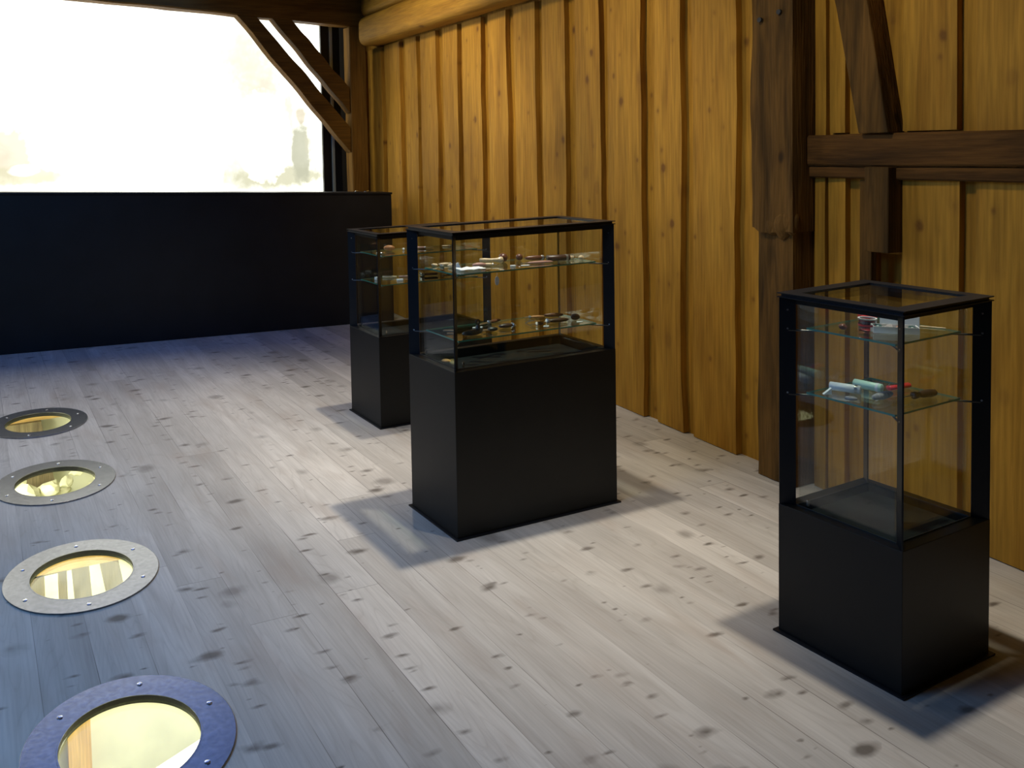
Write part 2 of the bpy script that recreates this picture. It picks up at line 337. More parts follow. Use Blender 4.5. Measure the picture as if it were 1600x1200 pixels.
# ------------------------------------------------------------------ the setting
RINGS = [(0.316, 5.374), (0.324, 4.355), (0.331, 3.336), (0.339, 2.318)]
HOLE = .196; XL, XR, YN, YF = -3.0, 3.78, -2.6, 8.25; SLAB = .018
bm = B()
def quad(p): bm.faces.new([bm.verts.new(q) for q in p])
def flat(x0, x1, y0, y1):
    for z in (0, -SLAB): quad([(x0, y0, z), (x1, y0, z), (x1, y1, z), (x0, y1, z)])
h = .26; y = YN; cxs = .33
flat(XL, cxs-h, YN, YF); flat(cxs+h, XR, YN, YF)
for (rx, ry) in sorted(RINGS, key=lambda r: r[1]):
    flat(cxs-h, cxs+h, y, ry-h); y = ry+h; n = 64
    sq, ci = [], []
    for i in range(n):
        a = 2*PI*(i+.5)/n; c, s = math.cos(a), math.sin(a); k = h/max(abs(c), abs(s))
        sq.append((cxs+c*k, ry+s*k)); ci.append((rx+c*HOLE, ry+s*HOLE))
    corners = {}
    for i in range(n):
        j = (i+1) % n
        for z in (0, -SLAB):
            quad([(*sq[i], z), (*sq[j], z), (*ci[j], z), (*ci[i], z)])
        quad([(*ci[i], 0), (*ci[j], 0), (*ci[j], -SLAB), (*ci[i], -SLAB)])
        # corner triangle of the square cell
        ai, aj = 2*PI*(i+.5)/n, 2*PI*(i+1.5)/n
        for q in (PI/4, 3*PI/4, 5*PI/4, 7*PI/4):
            if ai < q < aj:
                cxn, cyn = cxs+h*(1 if math.cos(q) > 0 else -1), ry+h*(1 if math.sin(q) > 0 else -1)
                for z in (0, -SLAB): quad([(*sq[i], z), (cxn, cyn, z), (*sq[j], z)])
flat(cxs-h, cxs+h, y, YF)
bmesh.ops.remove_doubles(bm, verts=bm.verts, dist=1e-5)
struct(obj('floor', bm, M['floor']), 'bleached pine plank floor with knots')
# right wall: wall plane x = 3.40 + 0.045 y, overlapping wavy boards on a backing
def wx(y, off=0): return 3.40+.045*y-off
def wavy(y, z, k, amp=.008):
    return y+amp*noise.noise(Vector((k*7.3, z*1.4, 1.7)))*1.6+.35*amp*noise.noise(Vector((k*3.1, z*5, 9.7)))
bm = B()
NICHE = (2.346, 2.519, .905, 1.10)
ny0, ny1, nz0, nz1 = NICHE
def back(y0, y1, z0, z1):
    quad([(wx(y0), y0, z0), (wx(y1), y1, z0), (wx(y1), y1, z1), (wx(y0), y0, z1)])
back(YN, ny0, 0, 3.15); back(ny1, YF, 0, 3.15); back(ny0, ny1, 0, nz0); back(ny0, ny1, nz1, 3.15)
for (a, b_) in (((ny0, nz0), (ny1, nz0)), ((ny1, nz0), (ny1, nz1)), ((ny1, nz1), (ny0, nz1)), ((ny0, nz1), (ny0, nz0))):
    quad([(wx(a[0]), a[0], a[1]), (wx(b_[0]), b_[0], b_[1]), (wx(b_[0])+.12, b_[0], b_[1]), (wx(a[0])+.12, a[0], a[1])])
quad([(wx(ny0)+.12, ny0, nz0), (wx(ny1)+.12, ny1, nz0), (wx(ny1)+.12, ny1, nz1), (wx(ny0)+.12, ny0, nz1)])
EDGES = [7.91, 7.47, 7.055, 6.71, 6.335, 5.98, 5.61, 5.248, 4.888, 4.558, 4.212, 3.841, 3.536, 3.169]
def board(y0, y1, z0, z1, th, k, amp=.014):
    N = 30; rows = []
    for i in range(N+1):
        z = z0+(z1-z0)*i/N
        a, b2 = wavy(y0, z, k, amp), wavy(y1, z, k+.5, amp*.6)
        t = th+.004*noise.noise(Vector((k, z*.8, 4)))
        rows.append([bm.verts.new(p) for p in ((wx(a)-.0005, a, z), (wx(a, t), a, z), (wx(b2, t*.8), b2, z), (wx(b2)-.0005, b2, z))])
    for r, s in zip(rows, rows[1:]):
        for j in range(3): bm.faces.new((r[j], r[j+1], s[j+1], s[j]))
    bm.faces.new(rows[0]); bm.faces.new(rows[-1][::-1])
for k, e in enumerate(EDGES):
    up = EDGES[k-1] if k else 8.3
    gap = .085+.02*math.sin(k*2.7)
    board(e, up-gap, .004, 2.553, .040, k)
# boards right of the big post
board(2.672, 2.73, .004, 2.553, .03, 31, .004)
for k, (a, b2) in enumerate([(2.575, 2.655), (2.112, 2.325)]): board(a, b2, 1.605, 2.553, .032, 40+k, .004)
board(2.575, 2.66, .004, 1.43, .032, 44, .003)
board(2.10, 2.325, .004, 1.43, .032, 45, .003)
for k, (a, b2) in enumerate([(1.72, 2.045), (1.30, 1.66), (.88, 1.24), (.4, .8), (-.1, .33), (-.6, -.16), (-1.2, -.7), (-1.9, -1.3), (-2.5, -2.0)]):
    board(a, b2, .004, 2.553, .024, 50+k, .005)
struct(obj('wall_right', bm, M['pine']), 'honey coloured wall of upright overlapping pine boards')
bm = B(); box(bm, XL, XR+.1, YF, YF+.1, -.0, 3.15); struct(obj('wall_back', bm, M['dark']), 'dark wall behind the projection screen')
bm = B(); box(bm, XL-.1, XL, YN, YF, 0, 3.15); struct(obj('wall_left', bm, M['ceil']))
bm = B(); box(bm, XL, XR+.1, YN-.1, YN, 0, 3.15); struct(obj('wall_front', bm, M['ceil']))
bm = B(); box(bm, XL-.1, XR+.3, YN-.1, YF+.1, 3.15, 3.25); struct(obj('ceiling', bm, M['ceil']))
# ------------------------------------------------------------------ timber: logs, post, rails, braces
def rough_box(name, mat, path, size, label, cat, parent=None, group=None, jitter=.006, seed=0, segs=24, chamfer=.015, round_end=0):
    """a hewn beam from path[0] to path[1]; size=(w across side vec, h across up vec); side & up given"""
    (p, q), (side, up) = path
    p, q, side, up = Vector(p), Vector(q), Vector(side), Vector(up)
    bm = B(); w_, h_ = size; c = chamfer
    K = 5 if c > .04 else 2; prof = []
    for (sx, sy, a0) in ((1, -1, -PI/2), (1, 1, 0), (-1, 1, PI/2), (-1, -1, PI)):
        for k in range(K):
            a = a0+PI/2*k/(K-1); prof.append((sx*(w_/2-c)+c*math.cos(a), sy*(h_/2-c)+c*math.sin(a)))
    rows = []
    for i in range(segs+1):
        t = i/segs; o = p.lerp(q, t); row = []
        if round_end and i < 5: t = (0, .0006, .002, .005, .01)[i]; o = p.lerp(q, t)
        rs = (.80, .91, .97, .995, 1)[i] if round_end and i < 5 else 1
        for j, (a, b2) in enumerate(prof):
            v = o+side*a*rs+up*b2*rs
            nn = noise.noise(v*3.1+Vector((seed, 0, 0)))*jitter+noise.noise(v*11+Vector((seed, 5, 0)))*jitter*.4
            row.append(bm.verts.new(v+(side*a+up*b2).normalized()*nn))
        rows.append(row)
    n = len(prof)
    for r, s in zip(rows, rows[1:]):
        for j in range(n): bm.faces.new((r[j], r[(j+1) % n], s[(j+1) % n], s[j]))
    bm.faces.new(rows[0]); bm.faces.new(rows[-1][::-1])
    o = obj(name, bm, mat, parent, K == 5)
    if label: tag(o, label, cat, group)
    return o
tilt = Vector((.045, 1, 0)).normalized(); outw = Vector((-1, .045, 0)).normalized(); UP = Vector((0, 0, 1))
def wp(y, off, z): return (wx(y, off), y, z)
rough_box('wall_plate_log', M['log'], ((wp(7.52, .131, 2.698), wp(-2.4, .131, 2.698)), (outw, UP)), (.25, .275),
          'rounded golden log running along the top of the board wall', 'log', jitter=.008, seed=3, segs=60, chamfer=.07, round_end=.12)
rough_box('upper_log', M['log'], ((wp(7.54, .110, 2.968), wp(-2.4, .110, 2.968)), (outw, UP)), (.20, .25),
          'upper golden log lying on the log above the boards', 'log', jitter=.006, seed=9, segs=60, chamfer=.06)
# big wall post: thick weathered upper part over a leaner foot
post = thing('timber_post', 'weathered brown wall post with a broken notch, tallest of the old timbers', 'post', wp(2.85, 0, 0))
def post_part(name, z0, z1, y0, y1, prot, seed, jit=.007, z_edge=False):
    bm = B(); N = 34; M_ = 7; rows = []
    ox, oy = wx(2.85), 2.85
    for i in range(N+1):
        z = z0+(z1-z0)*i/N; row = []
        pts = [(y0, 0)]+[(y0, prot*t) for t in (.33, .66)]+[(y0+(y1-y0)*t, prot) for t in (0, .05, .2, .4, .6, .8, .95, 1)]+[(y1, prot*t) for t in (.66, .33)]+[(y1, 0)]
        for j, (yy, off) in enumerate(pts):
            v = Vector((wx(yy, off), yy, z)); nn = 0
            if off > 0:
                nn = jit*noise.noise(Vector((yy*18, z*1.6, seed)))+jit*.5*noise.noise(Vector((yy*60, z*4, seed+3)))
                if z_edge and i == 0: z_ = .035*noise.noise(Vector((yy*14, 2, seed))); v.z += z_
            vv = v+outw*nn*1.2
            if off in (prot,) and yy in (y0, y1): vv += tilt*(-nn if yy == y0 else nn)*1.4
            row.append(bm.verts.new((vv.x-ox, vv.y-oy, vv.z)))
        rows.append(row)
    for r, s in zip(rows, rows[1:]):
        for j in range(len(r)-1): bm.faces.new((r[j], r[j+1], s[j+1], s[j]))
        bm.faces.new((r[-1], r[0], s[0], s[-1]))
    bm.faces.new(rows[0]); bm.faces.new(rows[-1][::-1])
    return obj(name, bm, M['old'], post)
post_part('post_foot', .003, 1.20, 2.752, 2.945, .135, 2)
post_part('post_shaft', 1.165, 2.553, 2.735, 2.958, .158, 5, .009, True)
bm = B()
for (yy, z, r) in ((2.80, 1.20, .045), (2.765, 1.215, .04), (2.86, 1.19, .035)):
    bmesh.ops.create_icosphere(bm, subdivisions=3, radius=r, matrix=Matrix.Translation((wx(yy, .135)-wx(2.85), yy-2.85, z)) @ Matrix.Diagonal((.8, 1, 1.5, 1)))
for v in bm.verts: v.co += v.co.normalized()*.012*noise.noise(v.co*40)
obj('splintered_notch', bm, M['old'], post)
for yy, z in ((2.905, 2.13), (2.80, 2.15)):
    bm = B(); lathe(bm, [(.011, 0), (.011, .012)], 14, 'X', Matrix.Translation((wx(yy, .170)-wx(2.85), yy-2.85, z)))
    obj('peg_hole', bm, M['hole'], post)
# rails right of the post
rough_box('wall_rail', M['oldy'], ((wp(2.733, .03, 1.530), wp(-2.3, .03, 1.545)), (outw, UP)), (.075, .135),
          'dark brown upper rail crossing the board wall right of the old post', 'rail', jitter=.005, seed=12, segs=50, chamfer=.008)
rough_box('wall_rail', M['oldy'], ((wp(2.733, .025, 1.435), wp(-2.3, .025, 1.445)), (outw, UP)), (.06, .05),
          'thin reddish lower rail directly under the dark upper rail', 'rail', jitter=.004, seed=15, segs=50, chamfer=.006)
bm = B()
a0, a1, b0, b1 = (2.462, 1.60), (2.334, 1.60), (2.672, 2.553), (2.528, 2.553)
prism(bm, [wp(a0[0], .002, a0[1]), wp(a1[0], .002, a1[1]), wp(2.425, .002, 2.14), wp(b1[0], .002, b1[1]), wp(b0[0], .002, b0[1]), wp(2.568, .002, 2.14)], outw*.095)
tag(obj('wall_brace', bm, M['old'], bevel=.004), 'slanting brown brace rising from the wall rail beside the old post', 'brace')
st = thing('timber_stub', 'short brown timber stub hanging under the wall rail above a dark niche', 'stub', wp(2.38, 0, 1.113))
def loc_box(y0, y1, o0, o1, z0, z1, oy=2.38, oz=1.113):
    bm = B(); pts = [Vector(wp(y0, o0, z0)), Vector(wp(y1, o0, z0)), Vector(wp(y1, o0, z1)), Vector(wp(y0, o0, z1))]
    org = Vector((wx(oy), oy, oz)); prism(bm, [p-org for p in pts], outw*(o1-o0)); return bm
obj('stub_block', loc_box(2.328, 2.432, .002, .10, 1.113, 1.462), M['old'], st, bevel=.004)
obj('side_lath', loc_box(2.452, 2.505, .002, .034, .80, 1.405), M['old'], st, bevel=.003)
# timber frame in front of the screen
FY = 7.6
rough_box('tie_beam', M['frame'], (((-2.9, FY+.07, 3.155+.17), (3.66, FY+.07, 2.744+.17)), (Vector((0, -1, 0)), UP)), (.15, .34),
          'dark horizontal beam across the top of the projection screen', 'beam', jitter=.008, seed=21, segs=50, chamfer=.012)
rough_box('corner_post', M['framez'], (((3.512, FY+.07, .001), (3.512, FY+.07, 2.75)), (Vector((1, 0, 0)), Vector((0, 1, 0)))), (.176, .145),
          'upright corner post at the right end of the projection screen', 'post', jitter=.006, seed=23, segs=30, chamfer=.008)
def brace(name, e0, e1, f0, f1, label, seed):
    bm = B(); N = 24; rows = []
    for i in range(N+1):
        t = i/N; p = Vector((e0[0], 0, e0[1])).lerp(Vector((e1[0], 0, e1[1])), t); q = Vector((f0[0], 0, f0[1])).lerp(Vector((f1[0], 0, f1[1])), t)
        wv = .009*noise.noise(Vector((t*5, seed, 0))); wu = .009*noise.noise(Vector((t*5, seed, 6)))
        c = []
        for b_, yy, s in ((p, FY, wv), (p, FY+.12, wv), (q, FY+.12, wu), (q, FY, wu)):
            c.append(bm.verts.new((b_.x+s, yy, b_.z+s)))
        rows.append(c)
    for r, s in zip(rows, rows[1:]):
        for j in range(4): bm.faces.new((r[j], r[(j+1) % 4], s[(j+1) % 4], s[j]))
    bm.faces.new(rows[0]); bm.faces.new(rows[-1][::-1])
    return tag(obj(name, bm, M['frame'], bevel=.006), label, 'brace')
brace('corner_brace', (2.31, 2.828), (3.416, 1.545), (2.50, 2.818), (3.416, 1.79), 'longer outer diagonal brace crossing the projection screen down to the corner post', 1)
brace('corner_brace', (2.648, 2.812), (3.416, 1.926), (2.842, 2.800), (3.416, 2.168), 'shorter inner diagonal brace between beam and corner post', 2)
# screen
scr = thing('projection_screen', 'large bright projection screen with a washed out sepia picture', 'screen', (0, 7.98, 0))
bm = B(); box(bm, -2.6, 3.268, 0, .02, 1.0, 3.12); obj('screen_surface', bm, M['screen'], scr)
bm = B(); box(bm, 3.268, 3.335, -.03, .05, 1.0, 3.12); box(bm, 3.335, 3.36, -.02, .05, 1.0, 3.12); box(bm, 3.395, 3.47, -.03, .05, 1.0, 3.12)
obj('screen_border', bm, M['blackpanel'], scr)
bm = B(); box(bm, 3.362, 3.393, -.035, .03, 1.0, 3.12); obj('side_channel', bm, plain('grey_channel', (.45, .48, .36), .5, .3), scr, bevel=.004)['label'] = 'grey vertical channel'
# black counter
bm = B()
def cy(x): return 7.387-.1025*x
def cz(x): return 1.303-.0405*x
for (x0, x1) in ((-2.95, 3.546),):
    pts = lambda x, z, d: (x, cy(x)+d, z)
    v = [bm.verts.new(p) for p in (pts(x0, .001, 0), pts(x1, .001, 0), pts(x1, cz(x1), 0), pts(x0, cz(x0), 0), pts(x0, .001, .16), pts(x1, .001, .16), pts(x1, cz(x1), .16), pts(x0, cz(x0), .16))]
    for q in ((0, 1, 2, 3), (5, 4, 7, 6), (1, 5, 6, 2), (4, 0, 3, 7), (3, 2, 6, 7), (0, 4, 5, 1)): bm.faces.new([v[i] for i in q])
cnt = thing('black_partition', 'long black waist-high partition in front of the projection screen', 'partition', (1.0, 7.3, 0))
for v in bm.verts: v.co -= Vector((1.0, 7.3, 0))
obj('partition_panel', bm, M['blackpanel'], cnt, bevel=.004)
bm = B(); x0, x1 = -2.95, 3.55
prism(bm, [(x0-1, cy(x0)-.012-7.3, cz(x0)+.001), (x1-1, cy(x1)-.012-7.3, cz(x1)+.001), (x1-1, cy(x1)+.20-7.3, cz(x1)+.001), (x0-1, cy(x0)+.20-7.3, cz(x0)+.001)], (0, 0, .018))
obj('partition_cap', bm, M['blackpanel'], cnt, bevel=.003)
for k, (x, s, lb) in enumerate(((3.235, .022, 'tiny silver knob on the black partition, left of its neighbour by the corner post'), (3.33, .034, 'small silver bracket on the black partition just right of the tiny knob'))):
    bm = B(); lathe(bm, [(s*.5, 0), (s*.55, .006), (s*.2, .012), (.004, .014)], 14); lathe(bm, [(.006, 0), (.006, s*.8)], 8, 'X', Matrix.Translation((0, 0, .008)))
    tag(obj('silver_fitting', bm, M['chrome'], loc=(x, cy(x)+.06, cz(x)+.020)), lb, 'fitting')
# ------------------------------------------------------------------ portholes in the floor
PLAB = ['farthest floor porthole, yellow strip and grey-green wall behind its glass', 'second farthest floor porthole with a pale steel ring and rubble below',
        'second nearest floor porthole with lavender sheen over dark slats', 'nearest floor porthole with a deep blue sheen above a white table']
def porthole(loc, label):
    t = thing('floor_porthole', label, 'porthole', (*loc, 0), 0, 'round portholes in a row in the floor')
    bm = B(); ringmesh(bm, .194, .287, .0005, .006); obj('flange', bm, M['steel'], t, bevel=.0012)
    bm = B(); ringmesh(bm, .190, .1945, -.0175, .0045); obj('inner_tube', bm, M['hole'], t)
    bm = B(); ringmesh(bm, .1905, .1945, .0045, .0064); obj('lip', bm, M['steel'], t)['label'] = 'bright inner lip'
    bm = B(); lathe(bm, [(.1898, 0), (.1898, .006)], 64); obj('glass_pane', bm, M['porthole'], t, loc=(0, 0, -.0145))
    for k in range(6):
        a = math.radians(14+60*k); bm = B(); lathe(bm, [(.0085, 0), (.0080, .0018), (.004, .0026), (.0005, .0028)], 14)
        box(bm, -.0075, .0075, -.0012, .0012, .0022, .0031)
        obj('screw', bm, M['screw'], t, loc=(.243*math.cos(a), .243*math.sin(a), .006), rotz=k*1.3)
    return t
def copy_tree(o, parent=None):
    c = o.copy(); COL.objects.link(c)
    if parent: c.parent = parent
    for ch in o.children: copy_tree(ch, c)
    return c
proto = porthole(RINGS[3], PLAB[3])
for k in (2, 1, 0):
    c = copy_tree(proto); c.location = (*RINGS[k], 0); c['label'] = PLAB[k]; c.rotation_euler = (0, 0, .13*k)
# ------------------------------------------------------------------ the room below, seen through the portholes
bm = B()
lx0, lx1, ly0, ly1, lz = -1.6, 2.4, 1.2, 7.25, -2.4
for q in ([(lx0, ly0, lz), (lx1, ly0, lz), (lx1, ly1, lz), (lx0, ly1, lz)], [(lx0, ly1, lz), (lx1, ly1, lz), (lx1, ly1, -SLAB), (lx0, ly1, -SLAB)],
          [(lx0, ly0, lz), (lx1, ly0, lz), (lx1, ly0, -SLAB), (lx0, ly0, -SLAB)], [(lx0, ly0, lz), (lx0, ly1, lz), (lx0, ly1, -SLAB), (lx0, ly0, -SLAB)],
          [(lx1, ly0, lz), (lx1, ly1, lz), (lx1, ly1, -SLAB), (lx1, ly0, -SLAB)]): quad(q)
struct(obj('wall_below', bm, M['plaster']), 'cream plastered room under the floor, seen through the portholes')
bm = B(); prism(bm, [(-1.2, 0, .0), (2.2, 0, .03), (2.2, 0, .12), (-1.2, 0, .09)], (0, .1, 0))
tag(obj('yellow_beam', bm, M['paleyellow'], loc=(0, 7.13, -.515)), 'yellow beam below the floor behind the farthest porthole', 'beam')
bm = B(); prism(bm, [(.0, 0, -.6), (.60, 0, -.6), (.50, 0, .0), (.0, 0, -.0)], (0, .04, 0))
tag(obj('slanted_board', bm, M['slat'], loc=(-.06, 7.08, -.50)), 'grey slanted board below the farthest porthole', 'board')  # grey-brown board forms the darker wedge before the wall
bm = B()
for i in range(60):
    r = random.uniform(.05, .13); x = random.uniform(-.2, 1.0); yy = random.uniform(6.2, 6.9); z = -1.35+random.random()*.55-abs(x-.55)*.12
    bmesh.ops.create_icosphere(bm, subdivisions=2, radius=r, matrix=Matrix.Translation((x, yy, z)) @ Matrix.Rotation(random.random()*3, 4, 'Z') @ Matrix.Diagonal((1, .8, .6, 1)))
for v in bm.verts: v.co += Vector((1, .5, 1))*(.05*noise.noise(v.co*7)+.02*noise.noise(v.co*23))
box(bm, -.2, 1.0, 6.25, 6.9, -2.39, -1.3)
o = tag(obj('stone_heap', bm, M['stone']), 'heap of pale rubble stones below the second farthest porthole', 'stones'); o['kind'] = 'stuff'
sl = thing('slatted_screen', 'grey-brown slatted timber screen below the second nearest porthole', 'screen', (.3, 5.15, -.70))
bm = B(); prism(bm, [(-.5, 0, -.06), (.8, 0, -.02), (.8, 0, -.10), (-.5, 0, -.155)], (0, .03, 0)); obj('top_rail', bm, M['slat'], sl)
for k, (x, w_, l_) in enumerate(((-.22, .11, 0), (-.05, .10, .0), (.10, .05, 0), (.20, .10, .03), (.36, .11, .09), (.56, .09, .12))):
    bm = B(); prism(bm, [(x-w_/2, 0, -.08), (x+w_/2, 0, -.08), (x+w_/2+l_, 0, -.62), (x-w_/2+l_, 0, -.62)], (0, .02, 0)); obj('slat', bm, M['slat'], sl)
bm = B(); prism(bm, [(-.5, 0, 0), (.8, 0, 0), (.8, 0, .09), (-.5, 0, .05)], (0, .1, 0))
tag(obj('yellow_beam', bm, M['paleyellow'], loc=(.3, 5.0, -.755)), 'yellow beam above dark slats below the second nearest porthole', 'beam')
bm = B(); box(bm, -.7, 2.0, 4.40, 4.48, lz+.005, -.95); tag(obj('low_partition', bm, M['plaster']), 'cream low partition below the nearest porthole', 'partition')
bm = B(); box(bm, .33, .44, 4.33, 4.39, lz+.005, -1.0); tag(obj('yellow_post', bm, M['palepost']), 'yellow upright post against the cream partition below the nearest porthole', 'post')
tb = thing('white_table', 'white table top below the nearest porthole', 'table', (.75, 3.15, lz+.005), .42)
bm = B(); box(bm, -.75, .75, -.4, .42, 1.36, 1.40); obj('tabletop', bm, M['table'], tb, bevel=.004)
for sx in (-1, 1):
    for sy in (-1, 1):
        bm = B(); box(bm, sx*.68-.03, sx*.68+.03, sy*.33-.03, sy*.33+.03, 0, 1.359); obj('leg', bm, M['paleyellow'], tb)
bm = B(); lathe(bm, [(.020, 0), (.024, .004), (.024, .11), (.021, .112), (.021, .118), (.024, .12), (.024, .26), (.02, .264)], 20, 'X')
tag(obj('wooden_cylinder', bm, M['palepost'], smooth=False, loc=(.56, 3.32, lz+.005+1.40+.0245), rotz=-.5), 'yellow turned wooden cylinder lying on the white table below', 'cylinder')
# ------------------------------------------------------------------ showcases
INS = .038
def showcase(label, n, yaw, w_, d, hb, ht, shelves, well, backclip=True):
    t = thing('showcase', label, 'display case', (n[0], n[1], 0), yaw, 'black glazed showcases standing on the floor')
    bm = B(); e = .012; box(bm, -e, w_+e, -e, d+e, .0005, .006); obj('foot_plate', bm, M['blackleg'], t)
    # base body: outer shell, ledge and well
    bm = B(); th = INS
    o_ = [(0, 0), (w_, 0), (w_, d), (0, d)]; i_ = [(th, th), (w_-th, th), (w_-th, d-th), (th, d-th)]
    vb = [bm.verts.new((*p, .006)) for p in o_]; vt = [bm.verts.new((*p, hb)) for p in o_]; vi = [bm.verts.new((*p, hb)) for p in i_]; vw = [bm.verts.new((*p, hb-well)) for p in i_]
    bm.faces.new(vb[::-1]); bm.faces.new(vw)
    for k in range(4):
        j = (k+1) % 4
        bm.faces.new((vb[k], vb[j], vt[j], vt[k])); bm.faces.new((vt[k], vt[j], vi[j], vi[k])); bm.faces.new((vi[k], vi[j], vw[j], vw[k]))
    obj('base', bm, M['black'], t, bevel=.0015)
    bm = B(); m = th+.012; box(bm, m, w_-m, m, d-m, hb-well+.0005, hb-well+.010); obj('display_floor', bm, M['felt'], t)
    # glass box
    g0, g1 = th, .006
    zt = ht-.016
    for (x0, x1, y0, y1) in ((g0, w_-g0, g0, g0+g1), (g0, w_-g0, d-g0-g1, d-g0), (g0, g0+g1, g0+g1+.001, d-g0-g1-.001), (w_-g0-g1, w_-g0, g0+g1+.001, d-g0-g1-.001)):
        bm = B(); box(bm, x0, x1, y0, y1, hb-.004, zt); obj('glass_panel', bm, M['glass'], t)
    # thin bright rim round the glass foot
    bm = B(); q = th-.0025
    for (x0, x1, y0, y1) in ((q, w_-q, q, q+.002), (q, w_-q, d-q-.002, d-q), (q, q+.002, q, d-q), (w_-q-.002, w_-q, q, d-q)): box(bm, x0, x1, y0, y1, hb+.0002, hb+.003)
    obj('glass_rim', bm, M['rim'], t)
    # posts: flat bars set on the diagonals
    for (cx_, cy_, dx, dy) in ((0, 0, 1, 1), (w_, 0, -1, 1), (w_, d, -1, -1), (0, d, 1, -1)):
        bm = B(); a = Vector((cx_+dx*.0015, cy_+dy*.0015, 0)); b_ = Vector((cx_+dx*(th-.003), cy_+dy*(th-.003), 0)); nn = Vector((-dy, dx, 0)).normalized()*.0022
        prism(bm, [a+nn+Vector((0, 0, hb+.0003)), b_+nn+Vector((0, 0, hb+.0003)), b_-nn+Vector((0, 0, hb+.0003)), a-nn+Vector((0, 0, hb+.0003))], (0, 0, ht-.012-hb))
        p_ = obj('corner_bar', bm, M['blackleg'], t)
        for z in [ht-.05]+[s for s in shelves]:
            bm = B(); c = (a+b_)/2; tube(bm, (c.x-nn.x*1.5, c.y-nn.y*1.5, z-.004), (c.x+nn.x*1.5, c.y+nn.y*1.5, z-.004), .003, 10)
            obj('set_screw', bm, M['chrome'], p_)
    # lid: two thin flanges with a recessed band, apron and glass
    fw = .045
    def frame(bm, e, z0, z1, inner):
        for (x0, x1, y0, y1) in ((-e, w_+e, -e, inner), (-e, w_+e, d-inner, d+e), (-e, inner, inner, d-inner), (w_-inner, w_+e, inner, d-inner)): box(bm, x0, x1, y0, y1, z0, z1)
    bm = B(); frame(bm, .003, ht-.003, ht, fw); frame(bm, .003, ht-.015, ht-.012, fw); frame(bm, -.006, ht-.012, ht-.003, fw-.002); obj('lid_frame', bm, M['blackleg'], t)
    bm = B(); frame(bm, -th+.004, ht-.036, ht-.0152, th+.012)
    obj('lid_apron', bm, M['black'], t)
    bm = B(); box(bm, fw+.0005, w_-fw-.0005, fw+.0005, d-fw-.0005, ht-.010, ht-.004); obj('lid_glass', bm, M['glass'], t)
    # shelves
    for z in shelves:
        s0 = th+.018; bm = B(); box(bm, s0, w_-s0, s0, d-s0, z-.006, z)
        for f in bm.faces:
            f.normal_update()
            if abs(f.normal.z) < .5: f.material_index = 1
        sh = obj('glass_shelf', bm, [M['shelf'], M['shelfedge']], t)
        for (cx_, cy_, dx, dy) in ((0, 0, 1, 1), (w_, 0, -1, 1), (w_, d, -1, -1), (0, d, 1, -1)):
            bm = B(); tube(bm, (cx_+dx*.020, cy_+dy*.020, z-.0095), (cx_+dx*.078, cy_+dy*.078, z-.0095), .0032, 10)
            obj('shelf_pin', bm, M['darkmetal'], sh)
    for (x, y_) in ((th+.03, th+.008), (th+.008, d-th-.03)):
        bm = B(); box(bm, x, x+.008, y_, y_+.004, hb+.0035, hb+.024); obj('glass_clip', bm, M['chrome'], t)
    return t
showcase('wide black glazed showcase in the middle, largest of the three', (1.762, 2.965), .0207, .825, .374, .685, 1.249, (1.070, .797), .045)
showcase('farthest black glazed showcase, half hidden behind the wide one', (2.095, 4.345), .0151, .756, .392, .521, 1.108, (.974, .808), .035)
showcase('narrow tall-glassed black showcase nearest the camera on the right', (2.378, 1.583), .0616, .438, .383, .422, 1.104, (.994, .789), .03)
# ------------------------------------------------------------------ exhibits
def ang(p, q): return math.atan2(q[1]-p[1], q[0]-p[0])
def dist(p, q): return math.hypot(q[0]-p[0], q[1]-p[1])
def rod_profile(L_, r, kind):
    if kind == 'bulb': return [(r*.3, 0), (r*.75, L_*.03), (r*.8, L_*.25), (r*.6, L_*.5), (r*.8, L_*.75), (r*1.25, L_*.88), (r*1.1, L_*.96), (r*.3, L_)]
    if kind == 'taper': return [(r*.3, 0), (r*.7, L_*.03), (r*.75, L_*.3), (r, L_*.7), (r*.95, L_*.93), (r*.35, L_)]
    if kind == 'cigar': return [(r*.25, 0), (r*.7, L_*.1), (r, L_*.4), (r*.95, L_*.7), (r*.6, L_*.92), (r*.2, L_)]
    return [(r*.85, 0), (r, L_*.02), (r, L_*.98), (r*.85, L_)]
def rod(name, label, cat, z, p, q, r, mat, kind='plain', flat_=1.0, group=None, ends=None, end_name='ferrule', parent=None):
    """a handle-like object lying on the shelf from p to q"""
    L_ = dist(p, q); bm = B(); lathe(bm, rod_profile(L_, r, kind), 18, 'X')
    rmax = r*(1.25 if kind == 'bulb' else 1)
    for v in bm.verts: v.co.z = v.co.z*flat_+rmax*flat_
    o = obj(name, bm, mat, None, True, loc=(p[0], p[1], z+.0006), rotz=ang(p, q)); tag(o, label, cat, group)
    if ends:
        bm = B(); rr = r*1.04
        lathe(bm, [(rr*.8, L_*.80), (rr, L_*.81), (rr, L_*.9), (rr*.8, L_*.91)], 18, 'X')
        for v in bm.verts: v.co.z = v.co.z*flat_+rmax*flat_
        obj(end_name, bm, ends, o)
    return o
